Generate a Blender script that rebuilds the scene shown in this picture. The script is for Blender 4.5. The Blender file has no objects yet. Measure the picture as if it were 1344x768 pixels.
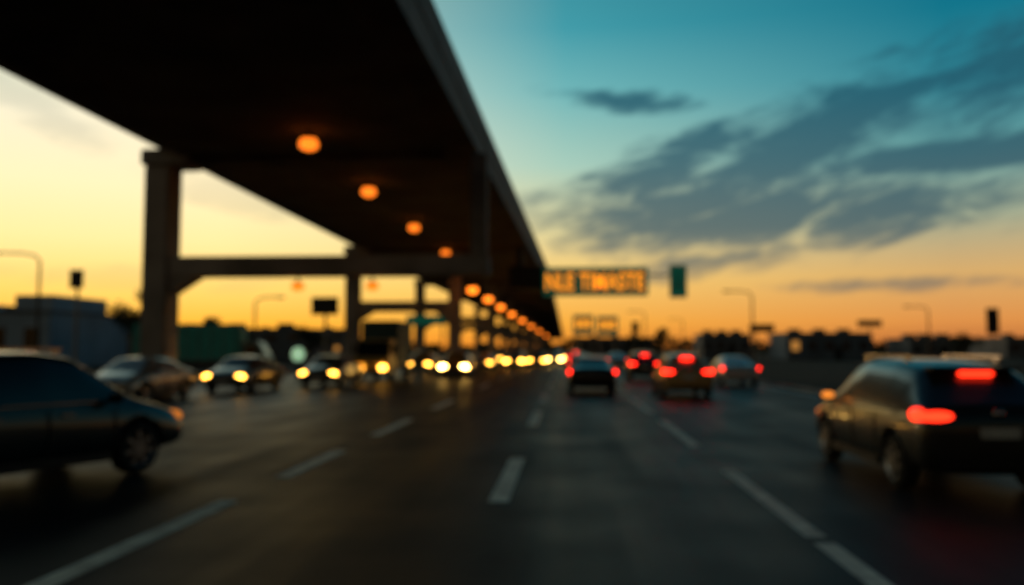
import bpy, bmesh, math, random
from mathutils import Vector, Matrix
random.seed(7)
scene = bpy.context.scene
R = math.radians

def lin(c):
    out = []
    for v in c:
        v = v/255.0
        out.append(v/12.92 if v <= 0.04045 else ((v+0.055)/1.055)**2.4)
    return tuple(out)+(1.0,)

# ------------------------------------------------------------------ materials
def mat(name, col, rough=0.6, metal=0.0, var=0.25, scale=4.0, emis=None, strength=0.0, spec=0.5, bump=0.0, coat=0.0, bscale=40.0, mis=False):
    m = bpy.data.materials.new(name); m.use_nodes = True
    nt = m.node_tree; b = nt.nodes['Principled BSDF']
    tc = nt.nodes.new('ShaderNodeTexCoord')
    n = nt.nodes.new('ShaderNodeTexNoise'); n.inputs['Scale'].default_value = scale; n.inputs['Detail'].default_value = 3
    nt.links.new(tc.outputs['Object'], n.inputs['Vector'])
    r = nt.nodes.new('ShaderNodeValToRGB')
    lo = [c*(1-var) for c in col[:3]]+[1]; hi = [min(1, c*(1+var)) for c in col[:3]]+[1]
    r.color_ramp.elements[0].color = lo; r.color_ramp.elements[1].color = hi
    r.color_ramp.elements[0].position = 0.3; r.color_ramp.elements[1].position = 0.7
    nt.links.new(n.outputs['Fac'], r.inputs['Fac'])
    nt.links.new(r.outputs['Color'], b.inputs['Base Color'])
    b.inputs['Roughness'].default_value = rough; b.inputs['Metallic'].default_value = metal
    b.inputs['Specular IOR Level'].default_value = spec
    b.inputs['Coat Weight'].default_value = coat
    if emis:
        b.inputs['Emission Color'].default_value = (*emis[:3], 1); b.inputs['Emission Strength'].default_value = strength
        if not mis: m.cycles.emission_sampling = 'NONE'
    if bump:
        n2 = nt.nodes.new('ShaderNodeTexNoise'); n2.inputs['Scale'].default_value = bscale; n2.inputs['Detail'].default_value = 3
        nt.links.new(tc.outputs['Object'], n2.inputs['Vector'])
        bp = nt.nodes.new('ShaderNodeBump'); bp.inputs['Strength'].default_value = bump; bp.inputs['Distance'].default_value = 0.02
        nt.links.new(n2.outputs['Fac'], bp.inputs['Height']); nt.links.new(bp.outputs['Normal'], b.inputs['Normal'])
    return m

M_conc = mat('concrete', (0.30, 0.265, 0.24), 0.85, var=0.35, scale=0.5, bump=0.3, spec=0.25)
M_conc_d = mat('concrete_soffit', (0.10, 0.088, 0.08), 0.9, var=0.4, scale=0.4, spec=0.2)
M_par = mat('concrete_parapet', (0.23, 0.23, 0.23), 0.8, var=0.25, scale=0.6, spec=0.3)
M_dark = mat('dark_metal', (0.03, 0.03, 0.032), 0.5, 0.6)
M_steel = mat('galvanised_steel', (0.16, 0.16, 0.165), 0.5, 0.7)
M_green = mat('sign_green_glow', (0.010, 0.12, 0.075), 0.5, scale=1.0, emis=(0.004, 0.10, 0.06), strength=0.34)  # unlit panels given a faint glow of their own to make the green vivid
M_signw = mat('sign_white', (0.6, 0.62, 0.6), 0.5)
M_amber = mat('sign_amber_leds', (0.5, 0.2, 0.03), 0.5, emis=(1.0, 0.29, 0.012), strength=1.35)
M_amber2 = mat('sign_amber_far', (0.5, 0.2, 0.03), 0.5, emis=(1.0, 0.34, 0.02), strength=1.3)
M_tyre = mat('tyre_rubber', (0.018, 0.018, 0.018), 0.85, spec=0.2)
M_rim = mat('rim_alloy', (0.28, 0.28, 0.29), 0.35, 0.9)
M_glass = mat('car_glass', (0.01, 0.013, 0.016), 0.08, 0.0, spec=0.6)
M_trim = mat('black_trim', (0.012, 0.012, 0.012), 0.6, spec=0.3)
M_chrome = mat('chrome', (0.4, 0.4, 0.4), 0.2, 1.0)
M_plate = mat('number_plate', (0.5, 0.5, 0.48), 0.5)
M_head = mat('headlight_lit', (0.8, 0.7, 0.4), 0.3, emis=(1.0, 0.44, 0.05), strength=14)
M_headw = mat('headlight_bright', (0.8, 0.8, 0.6), 0.3, emis=(1.0, 0.56, 0.12), strength=42, mis=True)
M_headf = mat('headlight_far', (0.8, 0.8, 0.6), 0.3, emis=(1.0, 0.44, 0.05), strength=24)
M_headoff = mat('headlight_off', (0.35, 0.33, 0.28), 0.15, 0.3)
M_ind = mat('indicator_lit', (0.5, 0.2, 0.03), 0.3, emis=(1.0, 0.28, 0.03), strength=1.3)
M_ind2 = mat('side_lamp_lit', (0.5, 0.2, 0.03), 0.3, emis=(1.0, 0.28, 0.03), strength=.6)
M_tail = mat('tail_light_lit', (0.4, 0.01, 0.01), 0.3, emis=(1.0, 0.016, 0.006), strength=9)
M_tail2 = mat('tail_light_glow', (0.4, 0.01, 0.01), 0.3, emis=(1.0, 0.026, 0.007), strength=4.0, mis=True)
M_lamp = mat('sodium_lamp', (0.6, 0.3, 0.1), 0.4, emis=(1.0, 0.19, 0.012), strength=1.9, mis=True)
M_lampb = mat('sodium_lamp_beam', (0.6, 0.3, 0.1), 0.4, emis=(1.0, 0.25, 0.012), strength=1.15)
M_lamp2 = mat('sodium_lamp_far', (0.6, 0.3, 0.1), 0.4, emis=(1.0, 0.20, 0.012), strength=3.6)
M_wlamp = mat('white_lamp', (0.6, 0.7, 0.6), 0.4, emis=(0.5, 0.85, 0.5), strength=0.6)
M_leaf = mat('foliage', (0.035, 0.045, 0.02), 0.8, var=0.6, scale=1.5)
M_bark = mat('bark', (0.06, 0.045, 0.03), 0.9, bump=0.4)

# ------------------------------------------------------------------ helpers
def empty(name, loc=(0, 0, 0), rz=0):
    e = bpy.data.objects.new(name, None); scene.collection.objects.link(e)
    e.location = loc; e.rotation_euler = (0, 0, rz); return e

def obj(name, mesh, mats=(), parent=None, loc=(0, 0, 0), rot=(0, 0, 0), sc=(1, 1, 1)):
    o = bpy.data.objects.new(name, mesh); scene.collection.objects.link(o)
    if mats and not mesh.materials:
        for m in mats: mesh.materials.append(m)
    o.location = loc; o.rotation_euler = rot; o.scale = sc
    if parent: o.parent = parent
    return o

def bm_box(bm, c, s, bev=0.0, mi=0, rz=0.0, ry=0.0):
    mtx = Matrix.Translation(c) @ Matrix.Rotation(rz, 4, 'Z') @ Matrix.Rotation(ry, 4, 'Y') @ Matrix.Diagonal((*s, 1))
    r = bmesh.ops.create_cube(bm, size=1, matrix=mtx)
    vs = r['verts']; fs = set(f for v in vs for f in v.link_faces)
    for f in fs: f.material_index = mi
    if bev:
        es = list(set(e for v in vs for e in v.link_edges))
        bmesh.ops.bevel(bm, geom=es, offset=bev, segments=2, affect='EDGES')

def bm_cyl(bm, c, r, h, seg=16, r2=None, mi=0, axis='Z'):
    rot = Matrix.Identity(4)
    if axis == 'X': rot = Matrix.Rotation(R(90), 4, 'Y')
    if axis == 'Y': rot = Matrix.Rotation(R(90), 4, 'X')
    q = bmesh.ops.create_cone(bm, cap_ends=True, segments=seg, radius1=r, radius2=r if r2 is None else r2, depth=h, matrix=Matrix.Translation(c) @ rot)
    for f in set(f for v in q['verts'] for f in v.link_faces): f.material_index = mi

def bm_tube(bm, a, b, r1, r2=None, seg=10, mi=0):
    a = Vector(a); b = Vector(b); d = b-a
    rot = d.to_track_quat('Z', 'Y').to_matrix().to_4x4()
    q = bmesh.ops.create_cone(bm, cap_ends=True, segments=seg, radius1=r1, radius2=r1 if r2 is None else r2, depth=d.length, matrix=Matrix.Translation((a+b)/2) @ rot)
    for f in set(f for v in q['verts'] for f in v.link_faces): f.material_index = mi

def bm_ell(bm, c, s, mi=0, u=12, v=8):
    q = bmesh.ops.create_uvsphere(bm, u_segments=u, v_segments=v, radius=1, matrix=Matrix.Translation(c) @ Matrix.Diagonal((*s, 1)))
    for f in set(f for w in q['verts'] for f in w.link_faces): f.material_index = mi; f.smooth = True

def fin(bm, name, smooth=False):
    me = bpy.data.meshes.new(name)
    if smooth:
        for f in bm.faces: f.smooth = True
    bm.to_mesh(me); bm.free(); return me

def part(name, fn, mats, parent=None, smooth=False, **k):
    bm = bmesh.new(); fn(bm); me = fin(bm, name, smooth)
    return obj(name, me, mats, parent, **k)

# ------------------------------------------------------------------ world
w = bpy.data.worlds.new('World'); scene.world = w; w.use_nodes = True
nt = w.node_tree; nt.nodes.clear()
out = nt.nodes.new('ShaderNodeOutputWorld')
tc = nt.nodes.new('ShaderNodeTexCoord'); sx = nt.nodes.new('ShaderNodeSeparateXYZ')
nt.links.new(tc.outputs['Generated'], sx.inputs[0])
def mm(op, *a, clamp=False):
    n = nt.nodes.new('ShaderNodeMath'); n.operation = op; n.use_clamp = clamp
    for i, v in enumerate(a):
        if isinstance(v, (int, float)): n.inputs[i].default_value = v
        else: nt.links.new(v, n.inputs[i])
    return n.outputs[0]
X, Y, Z = sx.outputs
az = mm('ARCTAN2', X, Y)
hor = mm('SQRT', mm('ADD', mm('MULTIPLY', X, X), mm('MULTIPLY', Y, Y)))
v = mm('DIVIDE', Z, mm('MAXIMUM', hor, 0.001))
def ramp(pts):
    r = nt.nodes.new('ShaderNodeValToRGB'); cr = r.color_ramp
    while len(cr.elements) < len(pts): cr.elements.new(0.5)
    for e, (p, c) in zip(cr.elements, pts):
        e.position = max(0, min(1, p/1.0)); e.color = lin(c)
    nt.links.new(mm('MULTIPLY', v, 1.0, clamp=True), r.inputs['Fac'])
    return r.outputs['Color']
rL = ramp([(0.0, (250, 148, 36)), (0.03, (255, 180, 56)), (0.07, (255, 210, 108)), (0.12, (255, 228, 156)), (0.18, (254, 234, 184)), (0.25, (240, 231, 200)), (0.36, (192, 210, 192)), (0.7, (40, 100, 115)), (1.0, (15, 55, 75))])
rC = ramp([(0.0, (232, 132, 42)), (0.03, (250, 172, 62)), (0.08, (250, 202, 108)), (0.142, (226, 214, 156)), (0.22, (168, 205, 188)), (0.31, (112, 182, 184)), (0.39, (64, 155, 168)), (0.7, (20, 80, 100)), (1.0, (12, 50, 70))])
rR = ramp([(0.0, (180, 98, 52)), (0.03, (224, 146, 74)), (0.08, (218, 172, 106)), (0.142, (164, 172, 144)), (0.21, (98, 156, 156)), (0.29, (46, 134, 150)), (0.37, (12, 116, 138)), (0.7, (8, 60, 80)), (1.0, (8, 40, 60))])
def mix(f, a, b):
    n = nt.nodes.new('ShaderNodeMix'); n.data_type = 'RGBA'
    if isinstance(f, (int, float)): n.inputs[0].default_value = f
    else: nt.links.new(f, n.inputs[0])
    for i, s in ((6, a), (7, b)):
        if isinstance(s, tuple): n.inputs[i].default_value = s
        else: nt.links.new(s, n.inputs[i])
    return n.outputs[2]
f1 = mm('DIVIDE', mm('ADD', az, 0.40), 0.40, clamp=True)
f2 = mm('DIVIDE', az, 0.42, clamp=True)
sky = mix(f2, mix(f1, rL, rC), rR)
ca, sa = math.cos(R(14)), math.sin(R(14))
up = mm('ADD', mm('MULTIPLY', az, ca), mm('MULTIPLY', v, sa))
vp = mm('SUBTRACT', mm('MULTIPLY', v, ca), mm('MULTIPLY', az, sa))
def noise(su, sv, det=3, off=0.0, dist=0.6):
    cx = nt.nodes.new('ShaderNodeCombineXYZ')
    nt.links.new(mm('MULTIPLY', up, su), cx.inputs[0]); nt.links.new(mm('MULTIPLY', vp, sv), cx.inputs[1]); cx.inputs[2].default_value = off
    n = nt.nodes.new('ShaderNodeTexNoise'); n.inputs['Scale'].default_value = 1; n.inputs['Detail'].default_value = det; n.inputs['Roughness'].default_value = 0.55
    n.inputs['Distortion'].default_value = dist
    nt.links.new(cx.outputs[0], n.inputs['Vector']); return n.outputs['Fac']
def blob(cu, cv, ru, rv, ang=0):
    c_, s_ = math.cos(R(ang)), math.sin(R(ang))
    du = mm('SUBTRACT', az, cu); dv = mm('SUBTRACT', v, cv)
    a = mm('ADD', mm('MULTIPLY', du, c_/ru), mm('MULTIPLY', dv, s_/ru))
    b = mm('SUBTRACT', mm('MULTIPLY', dv, c_/rv), mm('MULTIPLY', du, s_/rv))
    d = mm('SQRT', mm('ADD', mm('MULTIPLY', a, a), mm('MULTIPLY', b, b)))
    return mm('SUBTRACT', 1.0, d, clamp=True)
mask = blob(0.21, 0.155, 0.36, 0.078, 1)
for b_ in [(0.27, 0.235, 0.31, 0.070, 24), (0.11, 0.21, 0.17, 0.05, 18), (0.42, 0.205, 0.24, 0.03, 2), (0.52, 0.31, 0.24, 0.08, 26), (0.20, 0.105, 0.24, 0.026, 8), (0.38, 0.07, 0.2, 0.014, 0), (0.06, 0.30, 0.12, 0.022, -6), (-0.58, 0.25, 0.12, 0.03, -25), (-0.38, 0.175, 0.13, 0.03, -8), (-0.5, 0.075, 0.2, 0.02, 0)]:
    mask = mm('MAXIMUM', mask, blob(*b_))
nz = noise(9, 26, off=4.4)
nz2 = noise(24, 70, off=3.3, det=2)
nn = mm('ADD', mm('MULTIPLY', nz, 0.68), mm('MULTIPLY', nz2, 0.32))
cl = mm('ADD', mm('MULTIPLY', mask, 1.3), mm('MULTIPLY', mm('SUBTRACT', nn, 0.5), 2.9))
cfac = nt.nodes.new('ShaderNodeMapRange'); cfac.interpolation_type = 'SMOOTHSTEP'
nt.links.new(mm('MULTIPLY', cl, mm('MULTIPLY', mask, 6.0, clamp=True)), cfac.inputs[0]); cfac.inputs[1].default_value = 0.03; cfac.inputs[2].default_value = 1.0
side = mm('ADD', 0.2, mm('MULTIPLY', mm('DIVIDE', mm('ADD', az, 0.2), 0.25, clamp=True), 0.68))
low = mm('ADD', 0.35, mm('MULTIPLY', mm('DIVIDE', v, 0.14, clamp=True), 0.65))
edge = mm('MULTIPLY', mm('MULTIPLY', cfac.outputs[0], side), low)
ccol = mix(mm('DIVIDE', v, 0.28, clamp=True), lin((82, 98, 102)), lin((32, 88, 106)))
sky = mix(edge, sky, ccol)
back = nt.nodes.new('ShaderNodeMapRange'); nt.links.new(mm('ABSOLUTE', mm('ADD', az, 0.25)), back.inputs[0])
back.inputs[1].default_value = 0.9; back.inputs[2].default_value = 2.0; back.inputs[3].default_value = 1.0; back.inputs[4].default_value = 0.16
boost = mm('ADD', 1.0, mm('MULTIPLY', mm('SUBTRACT', 1.0, f1, clamp=True), 0.12))
bg = nt.nodes.new('ShaderNodeBackground'); nt.links.new(sky, bg.inputs[0]); nt.links.new(mm('MULTIPLY', back.outputs[0], boost), bg.inputs[1])
ns = nt.nodes.new('ShaderNodeTexSky'); ns.sky_type = 'NISHITA'; ns.sun_disc = False; ns.sun_elevation = R(3); ns.sun_rotation = R(-33)
bg2 = nt.nodes.new('ShaderNodeBackground'); nt.links.new(ns.outputs[0], bg2.inputs[0]); bg2.inputs[1].default_value = 0.003
add = nt.nodes.new('ShaderNodeAddShader'); nt.links.new(bg.outputs[0], add.inputs[0]); nt.links.new(bg2.outputs[0], add.inputs[1])
nt.links.new(add.outputs[0], out.inputs[0])
w.cycles.sampling_method = 'MANUAL'; w.cycles.sample_map_resolution = 256

sl = bpy.data.lights.new('sun', 'SUN'); sl.energy = 0.35; sl.angle = R(2); sl.color = (1, 0.6, 0.3)
so = bpy.data.objects.new('sun', sl); scene.collection.objects.link(so)
sd = Vector((math.sin(R(-33))*math.cos(R(3)), math.cos(R(-33))*math.cos(R(3)), math.sin(R(3))))
so.rotation_euler = (-sd).to_track_quat('-Z', 'Y').to_euler()

# ------------------------------------------------------------------ ground / road
def asphalt():
    m = bpy.data.materials.new('asphalt'); m.use_nodes = True; n = m.node_tree; b = n.nodes['Principled BSDF']
    t = n.nodes.new('ShaderNodeTexCoord')
    mp = n.nodes.new('ShaderNodeMapping'); mp.inputs['Scale'].default_value = (1.2, 0.05, 1)
    n.links.new(t.outputs['Object'], mp.inputs[0])
    a = n.nodes.new('ShaderNodeTexNoise'); a.inputs['Scale'].default_value = 1; a.inputs['Detail'].default_value = 3; n.links.new(mp.outputs[0], a.inputs['Vector'])
    c = n.nodes.new('ShaderNodeTexNoise'); c.inputs['Scale'].default_value = 0.5; c.inputs['Detail'].default_value = 5; n.links.new(t.outputs['Object'], c.inputs['Vector'])
    mx = n.nodes.new('ShaderNodeMath'); mx.operation = 'MULTIPLY'; n.links.new(a.outputs['Fac'], mx.inputs[0]); n.links.new(c.outputs['Fac'], mx.inputs[1])
    r = n.nodes.new('ShaderNodeValToRGB'); r.color_ramp.elements[0].position = 0.12; r.color_ramp.elements[1].position = 0.42
    r.color_ramp.elements[0].color = (0.007, 0.007, 0.009, 1); r.color_ramp.elements[1].color = (0.021, 0.020, 0.023, 1)
    n.links.new(mx.outputs[0], r.inputs[0]); n.links.new(r.outputs[0], b.inputs['Base Color'])
    rr = n.nodes.new('ShaderNodeMapRange'); n.links.new(mx.outputs[0], rr.inputs[0]); rr.inputs[1].default_value = 0.1; rr.inputs[2].default_value = 0.45; rr.inputs[3].default_value = 0.38; rr.inputs[4].default_value = 0.62
    n.links.new(rr.outputs[0], b.inputs['Roughness']); b.inputs['Specular IOR Level'].default_value = 0.07
    g = n.nodes.new('ShaderNodeTexNoise'); g.inputs['Scale'].default_value = 60; n.links.new(t.outputs['Object'], g.inputs['Vector'])
    bp = n.nodes.new('ShaderNodeBump'); bp.inputs['Strength'].default_value = 0.4; bp.inputs['Distance'].default_value = 0.01
    n.links.new(g.outputs[0], bp.inputs['Height']); n.links.new(bp.outputs[0], b.inputs['Normal'])
    return m
M_asph = asphalt()
M_earth = mat('dry_earth', (0.035, 0.026, 0.018), 0.95, var=0.5, scale=0.3, spec=0.1, bump=0.5, bscale=3)
M_paint = mat('worn_paint', (0.82, 0.70, 0.59), 0.7, var=0.35, scale=3.0, spec=0.2)
def sheet(name, x0, x1, y0, y1, z, m):
    def f(bm):
        vs = [bm.verts.new(p) for p in ((x0, y0, z), (x1, y0, z), (x1, y1, z), (x0, y1, z))]; bm.faces.new(vs)
    return part(name, f, [m])
sheet('ground', -2500, 2500, -300, 4500, -0.012, M_earth)
sheet('road', -19, 10.2, -40, 900, 0.0, M_asph)
def dashes(bm):
    def d(x, a, b, wd=0.2):
        vs = [bm.verts.new(p) for p in ((x-wd/2, a, .004), (x+wd/2, a, .004), (x+wd/2, b, .004), (x-wd/2, b, .004))]; bm.faces.new(vs)
    for a, b in ((-8, -3), (0, 4.2), (5.2, 8.1), (8.35, 12.8), (15.8, 21.5), (24, 31)): d(2.38, a, b)
    for a, b in ((-9, -5), (0.4, 4.4), (10, 14), (19.8, 24.3), (29, 33.6)): d(-0.81, a, b, .24)
    for a, b in ((0, 4), (6.2, 9.9), (11.7, 14.8), (17.4, 21.5), (25.2, 29.6)): d(-4.0, a, b, .24)
    for k in range(12):
        for x in (2.38, -0.81, -4.0): d(x, 39+k*10, 43.5+k*10)
    d(9.6, -40, 300, 0.14)
part('lane_markings', dashes, [M_paint])
part('kerb', lambda bm: (bm_box(bm, (10.35, 430, .06), (.3, 940, .12), .03), bm_box(bm, (-19.15, 430, .06), (.3, 940, .12), .03)), [M_conc])

# ------------------------------------------------------------------ elevated road (overpass)
ov = empty('elevated_highway')
def xr(y): return -4.0+0.0195*min(y, 100)
def xl(y): return -15.65-0.009*min(y, 100)
ZU = 9.3
def deck(bm):
    ys = [-40, -10, 10, 30, 50, 70, 85, 100, 140, 200, 300, 450, 650]
    rings = []
    for y in ys:
        a, b = xl(y), xr(y)
        prof = [(a, ZU+.35), (a+.9, ZU+.28), (a+1.1, ZU), (b-1.1, ZU), (b-.9, ZU+.05), (b, ZU+.12), (b, ZU+.95), (b-.3, ZU+.95), (b-.3, ZU+.8), (a+.3, ZU+.8), (a+.3, ZU+.95), (a, ZU+.95)]
        rings.append([bm.verts.new((p[0], y, p[1])) for p in prof])
    for i in range(len(rings)-1):
        n = len(rings[i])
        for j in range(n):
            f = bm.faces.new((rings[i][j], rings[i][(j+1) % n], rings[i+1][(j+1) % n], rings[i+1][j]))
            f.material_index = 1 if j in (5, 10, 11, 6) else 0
    bm.faces.new(rings[0]); bm.faces.new(rings[-1][::-1])
    bmesh.ops.recalc_face_normals(bm, faces=bm.faces)
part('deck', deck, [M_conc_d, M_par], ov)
def parapet(bm):
    ys = [-40, 0, 30, 60, 100, 300, 650]
    for fx, s in ((xr, 1), (xl, -1)):
        rings = []
        for y in ys:
            x = fx(y)+0.04*s
            rings.append([bm.verts.new((x+dx*s, y, z)) for dx, z in ((0, ZU+.956), (0, ZU+1.85), (-.22, ZU+1.85), (-.3, ZU+.956))])
        for i in range(len(rings)-1):
            for j in range(4): bm.faces.new((rings[i][j], rings[i][(j+1) % 4], rings[i+1][(j+1) % 4], rings[i+1][j]))
    bmesh.ops.recalc_face_normals(bm, faces=bm.faces)
part('parapet', parapet, [M_par], ov)
def girders(bm):
    for k in range(0, 18):
        y = 32+31*k
        a, b = xl(y), xr(y)
        bm_box(bm, ((a+b)/2, y, ZU-.08), (b-a-2.4, 1.1, .16), .03)
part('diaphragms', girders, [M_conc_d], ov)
def piers(bm):
    for k in range(-1, 14):
        y = 32+31*k
        a, b = xl(y)-0.0, xr(y)
        bm_box(bm, (a, y, 4.5), (1.02, 1.2, 9.0), .08)
        bm_box(bm, (a+.35, y, ZU-.02), (1.9, 1.5, .62), .06)
        if k < 0: continue
        L0 = a+.51; L1 = b+.45 if k == 0 else -7.95
        bm_box(bm, ((L0+L1)/2, y, 5.0), (L1-L0, 1.0, .78), .05)
        for xa, s in ((L0, 1),)+(((L1-.9, -1),) if k else ()):
            vs = []
            for yy in (y-.42, y+.42):
                vs.append([bm.verts.new(p) for p in ((xa-.01*s, yy, 4.62), (xa+1.1*s, yy, 4.62), (xa-.01*s, yy, 3.9))])
            bm.faces.new(vs[0]); bm.faces.new(vs[1][::-1])
            for i in range(3): bm.faces.new((vs[0][i], vs[0][(i+1) % 3], vs[1][(i+1) % 3], vs[1][i]))
        if k == 0: bm_box(bm, (L1-.4, y, 7.37), (.62, .8, 3.9), .05)
        else: bm_box(bm, (L1-.45, y, 4.65), (.9, .9, 9.3), .06)
    bmesh.ops.recalc_face_normals(bm, faces=bm.faces)
part('piers', piers, [M_conc], ov)

def pend(name, x, y, z, ztop, r, m):
    e = empty(name, (x, y, z))
    def f(bm):
        bm_cyl(bm, (0, 0, 0), r, r*0.6, 16, r*0.8, 0)
        bm_ell(bm, (0, 0, -r*0.25), (r*.97, r*.97, r*.6), 0, 14, 8)
    part('lens', f, [m], e, True)
    part('housing', lambda bm: (bm_cyl(bm, (0, 0, r*.42), r*.6, r*.2, 16), bm_cyl(bm, (0, 0, (ztop-z)/2+r*.25), .03, max(.05, ztop-z-r*.5), 8)), [M_dark], e)
for y in (27.9, 36.7, 47.9, 60.7):
    pend('ceiling_lamp', -8.8, y, ZU-.42, ZU, 0.34, M_lamp)
for y, x in ((61.5, -6.9), (73, -6.8), (87, -6.8), (105, -6.8), (128, -6.7), (160, -6.7), (205, -6.6), (280, -6.6)):
    pend('pendant_lamp', x, y, 6.2, ZU, 0.36+0.0006*y, M_lamp2)
for x in (-10.3, -7.4):
    pend('beam_lamp', x, 31.6, 4.25, 4.62, 0.27, M_lampb)

# ------------------------------------------------------------------ signs
def text_mesh(s):
    c = bpy.data.curves.new('txt', 'FONT'); c.body = s; c.extrude = 0.02; c.offset = 0.018; c.space_character = 1.05
    o = bpy.data.objects.new('txt', c); scene.collection.objects.link(o)
    bpy.context.view_layer.update()
    me = bpy.data.meshes.new_from_object(o.evaluated_get(bpy.context.evaluated_depsgraph_get()))
    bpy.data.objects.remove(o)
    xs = [q.co.x for q in me.vertices]; ys = [q.co.y for q in me.vertices]
    cx, cy = (min(xs)+max(xs))/2, (min(ys)+max(ys))/2; wx, wy = max(xs)-min(xs), max(ys)-min(ys)
    for q in me.vertices: q.co = ((q.co.x-cx)/wx, (q.co.y-cy)/wy, q.co.z)
    me.materials.clear()
    return me
sg = empty('overhead_message_sign', (2.15, 62, 6.76))
part('panel', lambda bm: bm_box(bm, (0, 0, 0), (7.7, .35, 2.1), .06), [M_green], sg)
part('border', lambda bm: (bm_box(bm, (0, -.18, .98), (7.6, .03, .05)), bm_box(bm, (0, -.18, -.98), (7.6, .03, .05)), bm_box(bm, (-3.8, -.18, 0), (.05, .03, 1.9)), bm_box(bm, (3.8, -.18, 0), (.05, .03, 1.9))), [M_green], sg)
obj('lettering', text_mesh('NLE TIMASTE'), [M_amber], sg, loc=(-0.05, -.21, 0), rot=(R(90), 0, 0), sc=(7.2, 1.3, 1))
part('support_arm', lambda bm: (bm_box(bm, (-5.1, .6, .35), (2.6, .8, 1.7), .05), bm_tube(bm, (-4, .55, .5), (5.6, .55, .5), .05), bm_tube(bm, (-4, .55, -.5), (3.7, .55, -.5), .05), bm_box(bm, (-5.6, .6, 1.9), (.5, .6, 1.4), .03),
     [bm_tube(bm, (-3.8+i*1.05, .55, -.5 if i % 2 else .5), (-2.75+i*1.05, .55, .5 if i % 2 else -.5), .04) for i in range(7)]), [M_dark], sg)
s2 = empty('lane_sign', (8.2, 62, 6.75))
part('panel', lambda bm: bm_box(bm, (0, 0, 0), (1.25, .3, 2.4), .05), [M_green], s2)
part('border', lambda bm: (bm_box(bm, (-.57, -.17, 0), (.07, .03, 2.2)), bm_box(bm, (.57, -.17, 0), (.04, .03, 2.2)), bm_box(bm, (0, -.17, 1.1), (1.1, .03, .05))), [M_signw], s2)
part('arrow', lambda bm: (bm_box(bm, (0, -.17, .1), (.14, .03, 1.0)), bm_box(bm, (-.14, -.17, -.4), (.12, .028, .5), ry=R(-40)), bm_box(bm, (.14, -.172, -.4), (.12, .028, .5), ry=R(40))), [mat('sign_grey', (.12, .25, .2))], s2)

def post_sign(name, x, y, zc, wd, h, m, strip=None, poles=(0,)):
    e = empty(name, (x, y, 0))
    part('panel', lambda bm: bm_box(bm, (0, 0, zc), (wd, .14, h), .04), [m], e)
    part('posts', lambda bm: [bm_cyl(bm, (p, .16, zc/2+.2), .09, zc+.4, 12) for p in poles], [M_steel], e)
    part('rim', lambda bm: (bm_box(bm, (0, -.08, zc+h/2-.08), (wd*.94, .02, .05)), bm_box(bm, (0, -.08, zc-h/2+.08), (wd*.94, .02, .05))), [m], e)
    if strip: part('legend', lambda bm: [bm_box(bm, (-wd*.3+wd*.2*i, -.09, zc+h*.05), (wd*.14, .02, h*.45)) for i in range(4)], [strip], e)
    return e
post_sign('direction_sign', 2.5, 125, 5.4, 3.0, 2.9, M_green, M_amber2, (-1.2, 1.2))
post_sign('direction_sign', 6.2, 128, 5.3, 3.2, 2.9, M_green, M_amber2, (-1.2, 1.2))
post_sign('traffic_sign', 9.6, 118, 4.8, 1.0, 1.6, M_dark)
post_sign('direction_sign', -15.2, 90, 4.9, 4.2, 1.0, M_green, None, (-1.8, 1.8))
post_sign('traffic_sign', -14.9, 51, 4.45, 1.7, 1.1, M_dark)
post_sign('traffic_sign', 49, 100, 5.0, 1.4, 3.0, M_dark)
post_sign('traffic_sign', -31.5, 52, 6.3, .9, 1.2, M_dark)
post_sign('billboard', 32, 140, 5.2, 4.0, 1.3, M_dark, None, (-1, 1))
post_sign('billboard', 51, 145, 6.1, 4.0, 1.1, M_dark, None, (0,))

def street_lamp(x, y, h, arm, m=M_dark):
    e = empty('street_lamp', (x, y, 0))
    def f(bm):
        bm_tube(bm, (0, 0, 0), (0, 0, h-.5), .12, .08)
        pts = [(0, 0, h-.5), (arm*.12, 0, h-.15), (arm*.4, 0, h), (arm, 0, h+.05)]
        for a, b in zip(pts, pts[1:]): bm_tube(bm, a, b, .07, .06)
        bm_cyl(bm, (0, 0, .2), .2, .4, 12)
    part('pole', f, [m], e)
    part('head', lambda bm: bm_box(bm, (arm*1.1, 0, h), (abs(arm)*.35, .35, .18), .05), [m], e)
street_lamp(19.6, 90, 7.9, -2.4); street_lamp(46, 110, 7.2, -2.4); street_lamp(-26.5, 70, 6.2, 2.0)
street_lamp(-34, 52, 8.0, -3.0); street_lamp(13, 140, 8, -2.2); street_lamp(26, 190, 8.5, -2.4)

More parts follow.
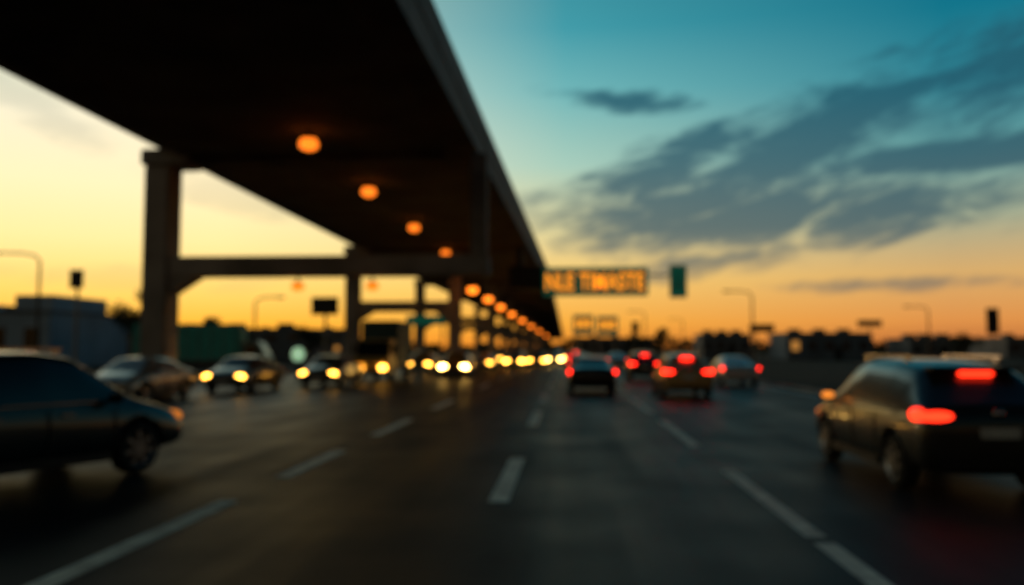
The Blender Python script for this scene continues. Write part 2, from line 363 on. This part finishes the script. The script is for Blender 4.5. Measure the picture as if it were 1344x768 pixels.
# ------------------------------------------------------------------ cars
def wheel_mesh():
    bm = bmesh.new(); seg = 28
    prof = [(-.11, .0), (-.11, .23), (-.11, .30), (-.085, .335), (0, .345), (.085, .335), (.11, .30), (.112, .235), (.07, .225), (.05, .0)]
    rings = []
    for k in range(seg):
        a = 2*math.pi*k/seg
        rings.append([bm.verts.new((x, r*math.cos(a), r*math.sin(a))) for x, r in prof[1:-1]])
    for k in range(seg):
        A, B = rings[k], rings[(k+1) % seg]
        for j in range(len(A)-1):
            f = bm.faces.new((A[j], B[j], B[j+1], A[j+1])); f.smooth = True
            f.material_index = 1 if j >= 6 else 0
    for j, mi in ((0, 2), (-1, 2)):
        f = bm.faces.new([r[j] for r in rings]); f.material_index = mi
    for i in range(7):
        a = 2*math.pi*i/7
        mtx = Matrix.Rotation(a, 4, 'X') @ Matrix.Translation((.085, 0, .12)) @ Matrix.Diagonal((.03, .045, .22, 1))
        q = bmesh.ops.create_cube(bm, size=1, matrix=mtx)
        for f in set(f for vv in q['verts'] for f in vv.link_faces): f.material_index = 1
    bm_cyl(bm, (.09, 0, 0), .055, .04, 14, mi=1, axis='X')
    bmesh.ops.recalc_face_normals(bm, faces=bm.faces)
    me = fin(bm, 'wheel')
    for m in (M_tyre, M_rim, M_trim): me.materials.append(m)
    return me
WHEEL = wheel_mesh()

# station: y, z_low, z_belt, z_top, w_mid, w_belt, w_top
SUV = dict(st=[(-2.28, .46, .78, .84, .74, .74, .66), (-2.25, .32, .90, .98, .86, .84, .76), (-2.18, .29, 1.03, 1.10, .91, .87, .78), (-2.06, .28, 1.06, 1.15, .92, .87, .76),
               (-1.62, .27, 1.06, 1.48, .925, .87, .62), (-1.52, .26, 1.05, 1.53, .93, .87, .62), (-1.36, .25, 1.04, 1.56, .93, .88, .63), (-.92, .24, 1.02, 1.60, .93, .885, .645), (-.80, .24, 1.01, 1.61, .93, .885, .645),
               (.02, .24, .99, 1.63, .93, .885, .65), (.12, .24, .98, 1.63, .93, .885, .65), (.58, .24, .97, 1.57, .93, .88, .63), (.68, .24, .97, 1.53, .93, .88, .63), (1.42, .25, .95, 1.04, .925, .86, .74),
               (1.54, .26, .93, 1.01, .92, .85, .72), (2.0, .28, .83, .91, .90, .82, .68), (2.22, .32, .70, .78, .84, .76, .62), (2.31, .42, .58, .66, .72, .66, .54)],
           rear=3, side=[(6, 7), (8, 9), (10, 11), (12, 13)], front=12, wb=(-1.4, 1.40), tz=.98, hz=.72, H=1.63)
SED = dict(st=[(-2.32, .44, .72, .78, .74, .72, .62), (-2.28, .32, .86, .93, .86, .82, .72), (-2.18, .28, .93, 1.01, .90, .84, .74), (-2.0, .26, .96, 1.05, .91, .85, .74),
               (-1.68, .25, .97, 1.07, .915, .86, .72), (-1.02, .24, .97, 1.36, .92, .87, .60), (-.92, .24, .97, 1.39, .92, .87, .61), (-.12, .23, .96, 1.45, .92, .875, .63), (-.02, .23, .95, 1.45, .92, .875, .63),
               (.50, .23, .94, 1.42, .92, .87, .62), (.60, .23, .94, 1.39, .92, .87, .61), (1.28, .24, .92, 1.01, .915, .86, .72), (1.42, .25, .90, .98, .91, .84, .70), (2.0, .27, .78, .86, .89, .81, .66), (2.26, .32, .66, .73, .83, .75, .6), (2.34, .42, .54, .6, .72, .66, .52)],
           rear=4, side=[(4, 5), (6, 7), (8, 9), (10, 11)], front=10, wb=(-1.38, 1.40), tz=.86, hz=.66, H=1.45)
def car_body(sp, name):
    bm = bmesh.new(); rings = []
    for (y, zl, zb, zt, wm, wb, wt) in sp['st']:
        h = [(0, zl), (wm*.84, zl), (wm*.96, zl+(zb-zl)*.18), (wm, zl+(zb-zl)*.58), (wb, zb), (wt, zt-.035), (wt*.72, zt), (0, zt+.025)]
        ring = h+[(-a, b) for a, b in h[-2:0:-1]]
        rings.append([bm.verts.new((a, y, b)) for a, b in ring])
    n = 14
    side_st = [a for a, b in sp['side']]
    for i in range(len(rings)-1):
        for j in range(n):
            f = bm.faces.new((rings[i][j], rings[i][(j+1) % n], rings[i+1][(j+1) % n], rings[i+1][j]))
            s = min(j, 13-j); mi = 0
            if s <= 1: mi = 2
            if s == 4 and i in side_st: mi = 1
            if i in (sp['rear'], sp['front']) and s in (5, 6): mi = 1
            f.material_index = mi; f.smooth = True
    bm.faces.new(rings[0]); bm.faces.new(rings[-1][::-1])
    bmesh.ops.recalc_face_normals(bm, faces=bm.faces)
    me = fin(bm, name+'_raw')
    for f in me.polygons: f.use_smooth = True
    o = obj('tmp', me, [M_trim, M_glass, M_trim])
    md = o.modifiers.new('s', 'SUBSURF'); md.levels = 2; md.render_levels = 2
    cb = bmesh.new()
    for y in sp['wb']:
        for s in (-1, 1): bm_cyl(cb, (s*.86, y, .35), .40, .5, 32, mi=2, axis='X')
    cme = fin(cb, 'cut'); co = obj('cut', cme, [M_trim, M_trim, M_trim])
    b = o.modifiers.new('b', 'BOOLEAN'); b.operation = 'DIFFERENCE'; b.object = co; b.solver = 'EXACT'
    bpy.context.view_layer.update()
    res = bpy.data.meshes.new_from_object(o.evaluated_get(bpy.context.evaluated_depsgraph_get()))
    bpy.data.objects.remove(o); bpy.data.objects.remove(co)
    return res
BODIES = {'suv': car_body(SUV, 'suv'), 'sedan': car_body(SED, 'sedan')}
paints = {}
def paint(key, col, metal=.5, rough=.32):
    if key not in paints: paints[key] = mat('paint_'+key, col, rough, metal, var=.06, scale=2, coat=.5)
    return paints[key]
mesh_cache = {}
def cached(key, fn):
    if key not in mesh_cache:
        bm = bmesh.new(); fn(bm); mesh_cache[key] = fin(bm, key)
    return mesh_cache[key]
mat_tail_off = mat('tail_light_off', (0.12, 0.008, 0.006), .25)
def car(kind, x, y, heading, pk, col, head=None, tail=None, sc=1.0, metal=.5, rough=.32, big=1.0):
    """x,y centre; heading in degrees, 0 = driving away (+Y)"""
    sp = SUV if kind == 'suv' else SED
    e = empty('suv' if kind == 'suv' else 'sedan_car', (x, y, 0), R(-heading)); e.scale = (sc,)*3
    ck = (kind, pk)
    if ck not in mesh_cache:
        me = BODIES[kind].copy(); me.materials.clear()
        for m in (paint(pk, col, metal, rough), M_glass, M_trim): me.materials.append(m)
        mesh_cache[ck] = me
    obj('body', mesh_cache[ck], (), e)
    for wy in sp['wb']:
        for s in (-1, 1):
            obj('wheel', WHEEL, (), e, loc=(s*.80, wy, .345), rot=(0, 0, 0 if s > 0 else math.pi))
    tz, hz, H = sp['tz'], sp['hz'], sp['H']
    yr = sp['st'][1][0]
    def addp(nm, fn, m):
        me = cached(kind+nm+m.name+str(big), fn)
        if not me.materials: me.materials.append(m)
        obj(nm, me, (), e)
    tw = .23 if kind == 'suv' else .19
    addp('tail_lights', lambda bm: [(bm_ell(bm, (s*.67, -2.195, tz-.02), (tw, .075, .075)), bm_ell(bm, (s*.845, -2.06, tz), (.075, .2, .085))) for s in (-1, 1)], tail or mat_tail_off)
    if kind == 'suv':
        addp('high_brake_light', lambda bm: bm_box(bm, (0, -1.72, H-.17), (.42, .08, .06), .02), tail or mat_tail_off)
        addp('spoiler', lambda bm: bm_box(bm, (0, -1.64, H-.105), (1.1, .26, .045), .02), M_trim)
        addp('roof_rails', lambda bm: [(bm_box(bm, (s*.56, -.4, H+.035), (.045, 1.7, .03), .012), bm_box(bm, (s*.56, -1.1, H+.0), (.04, .12, .07), .01), bm_box(bm, (s*.56, .35, H+.0), (.04, .12, .07), .01)) for s in (-1, 1)], M_chrome)
    else:
        addp('high_brake_light', lambda bm: bm_box(bm, (0, -1.52, 1.13), (.36, .05, .05), .015), tail or mat_tail_off)
    addp('chrome_strip', lambda bm: (bm_box(bm, (0, yr+.02, tz-.05), (.86, .05, .035), .012), bm_ell(bm, (0, yr+.0, tz+.03), (.07, .03, .055))), M_chrome)
    addp('number_plate', lambda bm: bm_box(bm, (0, yr-.02, tz-.2), (.46, .03, .13), .008), M_plate)
    addp('rear_bumper', lambda bm: (bm_box(bm, (0, -2.23, .42), (1.4, .14, .16), .05), bm_cyl(bm, (.5, -2.28, .33), .04, .12, 12, axis='Y')), M_trim)
    addp('headlights', lambda bm: [bm_ell(bm, (s*.64, 2.17, hz), (.17*big, .12, .085*big)) for s in (-1, 1)], head or M_headoff)
    addp('grille', lambda bm: (bm_box(bm, (0, 2.28, hz-.1), (.8, .08, .14), .03), bm_box(bm, (0, 2.29, hz-.3), (1.1, .08, .12), .03)), M_trim)
    addp('front_plate', lambda bm: bm_box(bm, (0, 2.34, hz-.2), (.46, .02, .12), .006), M_plate)
    addp('mirror', lambda bm: [(bm_ell(bm, (s*1.0, .92, 1.04), (.12, .08, .075)), bm_box(bm, (s*.9, .92, 1.0), (.14, .05, .04), .01)) for s in (-1, 1)], M_trim)
    addp('door_handle', lambda bm: [bm_box(bm, (s*.925, yy, .86), (.03, .17, .03), .01) for s in (-1, 1) for yy in (-.62, .3)], M_chrome)
    addp('sill_trim', lambda bm: [bm_box(bm, (s*.9, 0, .30), (.07, 1.9, .12), .02) for s in (-1, 1)], M_trim)
    addp('window_line', lambda bm: [bm_box(bm, (s*.888, -.1, sp['st'][8][2]-.01), (.02, 2.3, .02), .006) for s in (-1, 1)], M_chrome)
    addp('door_seams', lambda bm: [bm_box(bm, (s*.925, yy, .66), (.012, .014, .55)) for s in (-1, 1) for yy in (-.82, .06, 1.0)], M_trim)
    return e

# same-direction traffic
s_near = car('suv', 5.13, 12.7, 0, 'graphite', (.026, .026, .024), tail=M_tail2, head=M_ind2, metal=.4, rough=.28, sc=1.02)
part('indicator', lambda bm: bm_ell(bm, (-1.0, .88, 1.06), (.10, .07, .05)), [M_ind], s_near)
car('sedan', 1.02, 35.4, 0, 'black', (.012, .012, .013), tail=M_tail, head=M_head, sc=1.04)
car('suv', 4.38, 32.9, 0, 'bronze', (.46, .27, .10), tail=M_tail, head=M_head, metal=.3)
car('suv', 4.4, 49.5, 0, 'blue_black', (.015, .02, .03), tail=M_tail, head=M_head)
car('sedan', 8.3, 43.0, 0, 'white', (.5, .5, .52), tail=M_tail, head=M_head, metal=.1)
car('sedan', 1.0, 62, 0, 'black', (.012, .012, .013), tail=M_tail)
car('sedan', 4.4, 75, 0, 'silver', (.3, .3, .3), tail=M_tail)
car('suv', 1.0, 92, 0, 'black', (.012, .012, .013), tail=M_tail)
# near-left car, angled across
car('suv', -7.6, 10.8, 21, 'petrol', (.013, .024, .029), sc=1.08, head=M_ind2)
# oncoming traffic
car('sedan', -14.75, 28.4, 180, 'champagne', (.36, .28, .22), metal=.3, sc=1.05)
car('sedan', -13.7, 35.2, 180, 'olive', (.10, .08, .05), head=M_head, sc=1.04, big=1.25)
car('sedan', -11.2, 39.7, 180, 'brown', (.07, .055, .035), head=M_head, sc=1.04, big=1.25)
car('suv', -6.75, 52.3, 180, 'gold', (.32, .2, .07), head=M_headw, big=1.6)
for x, y, k in ((-6.9, 70, 'sedan'), (-10.4, 61, 'suv'), (-4.6, 76, 'suv'), (-2.9, 84, 'sedan'), (-6.6, 94, 'suv'), (-1.3, 92, 'sedan'), (-10.5, 90, 'suv'), (-3.0, 110, 'sedan'), (-1.2, 108, 'suv'), (-6.8, 120, 'suv'), (-1.7, 130, 'suv'), (-6.8, 150, 'sedan'), (-2.0, 155, 'sedan'), (-1.8, 185, 'suv')):
    car(k, x, y, 180, random.choice(['gold', 'silver', 'olive']), (.3, .3, .3), head=M_headw if x > -1.4 else (M_headf if x > -6 or y > 100 else M_head), big=1.6)

# trucks
def truck(name, x, y, heading, cabcol, boxcol, L, H, head, W=2.3):
    e = empty(name, (x, y, 0), R(-heading))
    part('cargo_box', lambda bm: bm_box(bm, (0, -.9, (H+.9)/2), (W, L, H-.9), .06), [mat(name+'_box', boxcol, .6)], e)
    part('box_ribs', lambda bm: [bm_box(bm, (s*(W/2+.01), -.9-L/2+.3+i*(L-.6)/8, (H+.9)/2), (.03, .05, H-1.1)) for s in (-1, 1) for i in range(9)]+[bm_box(bm, (s*(W/2+.012), -.9, .98), (.04, L-.1, .1)) for s in (-1, 1)], [M_steel], e)
    yf = -.9+L/2
    def cab(bm):
        pr = [(yf+.05, .5), (yf+1.95, .5), (yf+2.0, 1.15), (yf+1.85, 1.35), (yf+1.35, 2.25), (yf+1.1, 2.35), (yf+.05, 2.35)]
        A = [bm.verts.new((-W*.45, a, b)) for a, b in pr]; B = [bm.verts.new((W*.45, a, b)) for a, b in pr]
        bm.faces.new(A); bm.faces.new(B[::-1])
        for i in range(7):
            f = bm.faces.new((A[i], B[i], B[(i+1) % 7], A[(i+1) % 7]))
            if i == 3: f.material_index = 1
        bmesh.ops.recalc_face_normals(bm, faces=bm.faces)
        bmesh.ops.bevel(bm, geom=bm.edges[:], offset=.05, segments=2, affect='EDGES')
    part('cab', cab, [mat(name+'_cab', cabcol, .4, .2), M_glass], e)
    part('side_windows', lambda bm: [bm_box(bm, (s*(W*.45+.005), yf+.8, 1.75), (.02, .8, .6), .005) for s in (-1, 1)], [M_glass], e)
    part('chassis', lambda bm: (bm_box(bm, (0, -.3, .72), (.9, L+2.2, .22)), bm_box(bm, (0, yf+2.02, .55), (W*.9, .16, .28), .05)), [M_trim], e)
    part('headlights', lambda bm: [bm_ell(bm, (s*W*.3, yf+2.06, .8), (.22, .06, .15)) for s in (-1, 1)], [head], e)
    part('mirror', lambda bm: [bm_box(bm, (s*(W*.45+.2), yf+1.4, 1.8), (.2, .08, .4), .02) for s in (-1, 1)], [M_trim], e)
    ws = [yf+1.1, -.9-L/2+1.0] + ([-.9-L/2+2.2] if L > 6 else [])
    for wy in ws:
        for s in (-1, 1): obj('wheel', WHEEL, (), e, loc=(s*(W/2-.16), wy, .47), rot=(0, 0, 0 if s > 0 else math.pi), sc=(1.3, 1.36, 1.36))
truck('box_truck', -10.5, 48.0, 180, (.36, .24, .06), (.02, .06, .065), 4.2, 3.4, M_head, 2.1)
truck('lorry', -26.5, 60, 82, (.12, .2, .2), (.05, .42, .38), 7.5, 3.6, M_headoff)

# ------------------------------------------------------------------ buildings
M_wb = mat('wall_blue_grey', (.32, .40, .50), .8, var=.2, scale=.3)
M_wd = mat('wall_grey', (.14, .14, .15), .8, var=.3, scale=.3)  # grey lightened to imitate haze over the far buildings
M_wr = mat('wall_slate_haze', (.12, .15, .19), .8, var=.3, scale=.3)  # distance haze put into the wall colour as a lighter tone
M_win = mat('window_glass', (.02, .025, .03), .15)
M_winlit = mat('window_lit', (.3, .2, .1), .4, emis=(1, .42, .08), strength=.45)
def building(name, x, y, wd, d, h, m, st=2, bays=6, lit=0.0, steps=(), rz=0):
    e = empty(name, (x, y, 0), rz)
    part('walls', lambda bm: (bm_box(bm, (0, 0, h/2), (wd, d, h), .05), [bm_box(bm, (sx_, 0, h+sh/2), (sw, d*.6, sh), .05) for sx_, sw, sh in steps]), [m], e)
    part('parapet', lambda bm: bm_box(bm, (0, 0, h+.12), (wd+.3, d+.3, .28), .03), [M_wd], e)
    wins, lits = [], []
    for s in range(st):
        for b in range(bays):
            zc = (s+.55)*h/st; xc = -wd/2+(b+.5)*wd/bays
            (lits if random.random() < lit else wins).append((xc, zc))
    for nm, L_, mm_ in (('windows', wins, M_win), ('lit_windows', lits, M_winlit)):
        if L_: part(nm, lambda bm: [bm_box(bm, (a, -d/2-.01, b), (wd/bays*.45, .06, h/st*.36), .01) for a, b in L_], [mm_], e)
    part('door', lambda bm: bm_box(bm, (wd*.1, -d/2-.03, 1.1), (1.4, .08, 2.2), .02), [M_dark], e)
    part('roof_units', lambda bm: [bm_box(bm, (wd*(-.3+.3*i), 0, h+.6), (1.8, 1.6, .8), .05) for i in range(3)], [M_wd], e)
building('warehouse', -57, 84, 17, 16, 5.2, M_wb, 1, 5, steps=((-4.5, 5, 1.2), (4.8, 4, 1.9)))
building('warehouse', -75, 84, 16, 16, 6.5, M_wb, 1, 4)
building('shop_building', -44, 110, 22, 10, 4.2, M_wd, 2, 7)
building('office_building', 44, 150, 14, 12, 4.3, M_wr, 1, 5, lit=.12)
building('office_building', 30, 165, 9, 10, 4.4, M_wd, 1, 4)
building('shop_building', 60, 145, 9, 10, 3.3, M_wd, 1, 4)
building('warehouse', 15, 260, 22, 15, 5.0, M_wd, 1, 7)
building('warehouse', 92, 170, 20, 15, 3.8, M_wd, 1, 6)
building('apartment_block', -75, 230, 30, 14, 7, M_wd, 2, 9, lit=.08)
building('shop_building', -37, 80, 8, 8, 3.0, M_wd, 1, 3)

# ------------------------------------------------------------------ trees
def tree_mesh(seed, h=8.0, wd=3.0, leaves=2600):
    rnd = random.Random(seed); bm = bmesh.new()
    bm_tube(bm, (0, 0, 0), (.1, 0, h*.45), .22, .13, mi=1)
    cl = []
    for i in range(11):
        a = rnd.uniform(0, 6.28); rr = rnd.uniform(.2, 1)*wd*.62; z = h*rnd.uniform(.38, .9)
        rr *= 1.15-.6*abs(z/h-.6)/.4
        p = Vector((rr*math.cos(a), rr*math.sin(a), z)); cl.append((p, rnd.uniform(.5, 1.0)*wd*.42))
        bm_tube(bm, (.05, 0, h*rnd.uniform(.25, .45)), p, .08, .02, 6, mi=1)
    for i in range(leaves):
        p, r = rnd.choice(cl)
        d = Vector((rnd.gauss(0, 1), rnd.gauss(0, 1), rnd.gauss(0, .8))).normalized()*r*rnd.random()**.45
        c = p+d; s = rnd.uniform(.09, .2)
        t1 = Vector((rnd.gauss(0, 1), rnd.gauss(0, 1), rnd.gauss(0, 1))).normalized()*s
        t2 = t1.cross(Vector((rnd.gauss(0, 1), rnd.gauss(0, 1), rnd.gauss(0, 1)))).normalized()*s*.7
        bm.faces.new([bm.verts.new(c+t1), bm.verts.new(c+t2), bm.verts.new(c-t1), bm.verts.new(c-t2)])
    me = fin(bm, 'tree'); me.materials.append(M_leaf); me.materials.append(M_bark); return me
T = [tree_mesh(1), tree_mesh(2, 7, 3.6), tree_mesh(3, 9, 2.6)]
for x, y, k, s in ((-37.5, 74, 0, .95), (-40.5, 77, 1, .95), (-34.5, 80, 2, .6), (49.5, 108, 1, .6), (60, 110, 0, .55), (66, 104, 2, .6), (70, 108, 1, .8), (-30, 98, 1, .7), (-48, 98, 0, .7), (15, 180, 1, .8), (76, 120, 0, .8), (24, 210, 0, .9)):
    obj('tree', T[k], (), None, loc=(x, y, -.02), rot=(0, 0, random.uniform(0, 6)), sc=(s, s, s))
def treeline(bm):
    rnd = random.Random(5)
    for i in range(8000):
        x = rnd.uniform(-420, 420); y = 330+rnd.uniform(0, 50)
        hh = 4.2+1.8*math.sin(x*.05)+1.2*math.sin(x*.17+1)+1.0*math.sin(x*.51)
        c = Vector((x, y, rnd.random()**.8*hh)); s = rnd.uniform(.6, 1.5)
        t1 = Vector((rnd.gauss(0, 1), rnd.gauss(0, .4), rnd.gauss(0, 1))).normalized()*s
        t2 = t1.cross(Vector((rnd.gauss(0, .3), 1, rnd.gauss(0, .3)))).normalized()*s*.7
        bm.faces.new([bm.verts.new(c+t1), bm.verts.new(c+t2), bm.verts.new(c-t1), bm.verts.new(c-t2)])
part('distant_trees', treeline, [M_leaf])

lt = empty('lantern', (-14.75, 45.5, 0))
part('globe', lambda bm: bm_ell(bm, (0, 0, 1.5), (.36, .36, .4)), [M_wlamp], lt, True)
part('post', lambda bm: (bm_cyl(bm, (0, 0, .6), .07, 1.2, 12), bm_cyl(bm, (0, 0, 1.15), .16, .08, 12)), [M_dark], lt)

# ------------------------------------------------------------------ camera
cam = bpy.data.cameras.new('camera'); co = bpy.data.objects.new('camera', cam); scene.collection.objects.link(co)
co.location = (0, 0, 1.8); co.rotation_euler = (R(90+3.85), 0, R(3.7))
cam.lens = 29.5; cam.sensor_width = 36; cam.clip_end = 6000
cam.dof.use_dof = True; cam.dof.focus_distance = 1.2; cam.dof.aperture_fstop = 2.15
scene.camera = co
scene.view_settings.view_transform = 'Standard'; scene.view_settings.look = 'None'; scene.view_settings.exposure = 0
